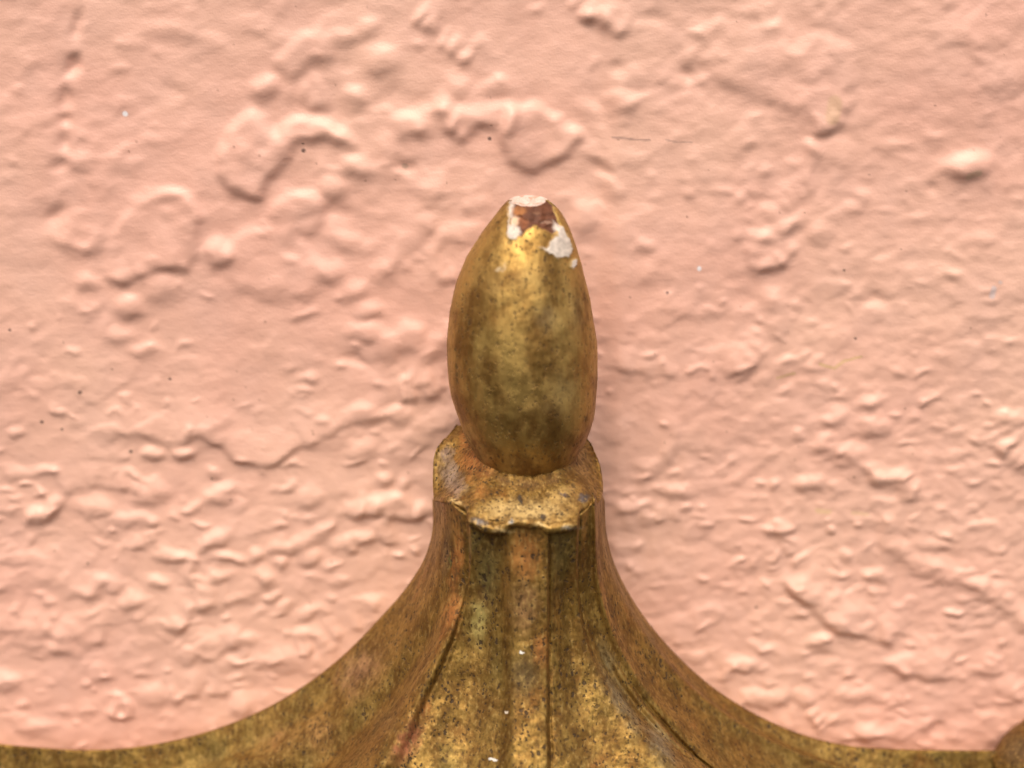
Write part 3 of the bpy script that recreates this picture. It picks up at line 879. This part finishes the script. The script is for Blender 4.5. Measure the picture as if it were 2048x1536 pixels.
# chipped tip: the outline of the break, in the photograph's pixels
CHIP = np.array([(1012, 396), (1110, 396), (1113, 425), (1122, 452), (1108, 470), (1092, 462), (1070, 452), (1055, 460), (1043, 474), (1030, 470), (1022, 450), (1016, 425)], float)


def inside(x, y, pts):
    ins = np.zeros(x.shape, bool)
    q = np.r_[pts, pts[:1]]
    for (xa, ya), (xb, yb) in zip(q[:-1], q[1:]):
        if ya != yb:
            ins ^= ((ya > y) != (yb > y)) & (x < (xb - xa) * (y - ya) / (yb - ya) + xa)
    d, _, _ = poly_dist(x, y, pts, True)
    return np.where(ins, d, -d)


xw, yw = x_ + 4 * noise(x_ / 9, y_ / 9, 141), y_ + 4 * noise(x_ / 9, y_ / 9, 142)
chip_d = np.where(frontm, inside(xw, yw, CHIP), -50)
dent = sstep(-1.5, 3.5, chip_d)
V -= nrm * (dent * (.0007 + .0005 * noise(x_ / 14, y_ / 10, 143)))[..., None]
V -= nrm * (.00016 * fbm(x_ / 45 + 3, y_ / 45, 3, 150))[..., None]
WH = [[(1014, 400), (1021, 402), (1021, 430), (1022, 446), (1036, 456), (1042, 468), (1032, 482), (1018, 481), (1012, 466), (1015, 445)],
      [(1110, 440), (1128, 455), (1140, 478), (1147, 500), (1138, 516), (1118, 518), (1096, 508), (1072, 492), (1092, 494), (1100, 478), (1112, 470)],
      [(1147, 514), (1155, 520), (1153, 532), (1146, 540), (1139, 532), (1141, 520)]]
white = np.zeros_like(x_)
for w_ in WH:
    white = np.maximum(white, np.where(frontm, sstep(-3, 5, inside(xw, yw, np.array(w_, float))), 0))
V += nrm * (white * .00022)[..., None]
bs = bronze_stain_sheen(V)
brk = sstep(-1, 2, chip_d)
n1, n2 = noise(x_ / 30, y_ / 18, 161), noise(x_ / 24, y_ / 9, 162)
bcol = np.zeros(x_.shape + (3,)) + np.array([.10, .032, .011])
for cx, cy, rx, ry, col in ((1034, 422, 18, 9, (.26, .1, .028)), (1042, 447, 14, 12, (.2, .065, .022)), (1098, 446, 12, 3, (.24, .13, .08)), (1075, 428, 9, 3, (.17, .07, .03)), (1026, 444, 9, 12, (.55, .36, .22))):
    f = sstep(1.3, .6, np.hypot((xw - cx) / rx, (yw - cy) / ry))[..., None]
    bcol = bcol * (1 - f) + np.array(col) * f
bcol *= (1 + .5 * n1)[..., None]
for fld, col in ((brk, bcol), (white, np.broadcast_to([.54, .46, .37], bcol.shape) * (1 + .35 * noise(x_ / 7, y_ / 7, 190) - .25 * np.clip(noise(x_ / 18, y_ / 18, 191), 0, 1))[..., None])):
    f = fld[..., None]
    bs = np.concatenate([bs[..., :3] * (1 - f) + col * f, np.maximum(bs[..., 3:], f * 1.3)], -1)
bud_o = fp('bud', V, M_RUBBED, stain_tint=bs, close_u=True)
# the snapped-off end: a rough flat face of white undercoat
nrk = 24
kk = np.linspace(1, 0, nrk)
capV = ctr[0] + (V[0][None] - ctr[0]) * kk[:, None, None]
cx_, cy_ = pix(capV)
capV[..., 2] += (.0005 * fbm(capV[..., 0] / .0016, capV[..., 1] / .0016, 3, 170) - .0003) * (1 - kk[:, None] ** 6)
cn = fbm(capV[..., 0] / .0022, capV[..., 1] / .0012, 3, 175)
ccol = np.where((cn > .22)[..., None], np.array([.5, .28, .2]), np.array([.54, .44, .36]))
capS = np.concatenate([ccol, np.ones(ccol.shape[:-1] + (1,))], -1)
grid_mesh('broken_tip', capV, M_CHIP, bud_o, capS, flip=True, close_u=True)

# ---- the next bud of the piece, cut by the right-hand edge of the frame
KN = [(1985, 1520, 4), (1996, 1508, 15), (2012, 1494, 28), (2030, 1482, 42), (2055, 1470, 60), (2090, 1456, 80), (2140, 1452, 96), (2200, 1475, 104), (2260, 1505, 100), (2310, 1550, 80), (2340, 1595, 40), (2345, 1608, 4)]
ku = np.linspace(0, 1, len(KN))
kn = cubic(ku, KN, np.linspace(0, 1, 120))
ax0, ax1 = P(1990, 1540, .012), P(2345, 1640, .012)
kc = ax0 + (ax1 - ax0) * np.linspace(0, 1, 120)[:, None]
ktop = P(kn[:, 0], kn[:, 1], .012)
kr = np.maximum(np.linalg.norm(ktop - kc, axis=1), .0003)
ku_dir = (ktop - kc) / kr[:, None]
kb = np.linspace(0, 2 * np.pi, 120, endpoint=False)
KV = kc[:, None] + kr[:, None, None] * (np.cos(kb)[None, :, None] * ku_dir[:, None] + np.sin(kb)[None, :, None] * np.array([0, -1.0, 0]))
fp('side_boss', KV, close_u=True)
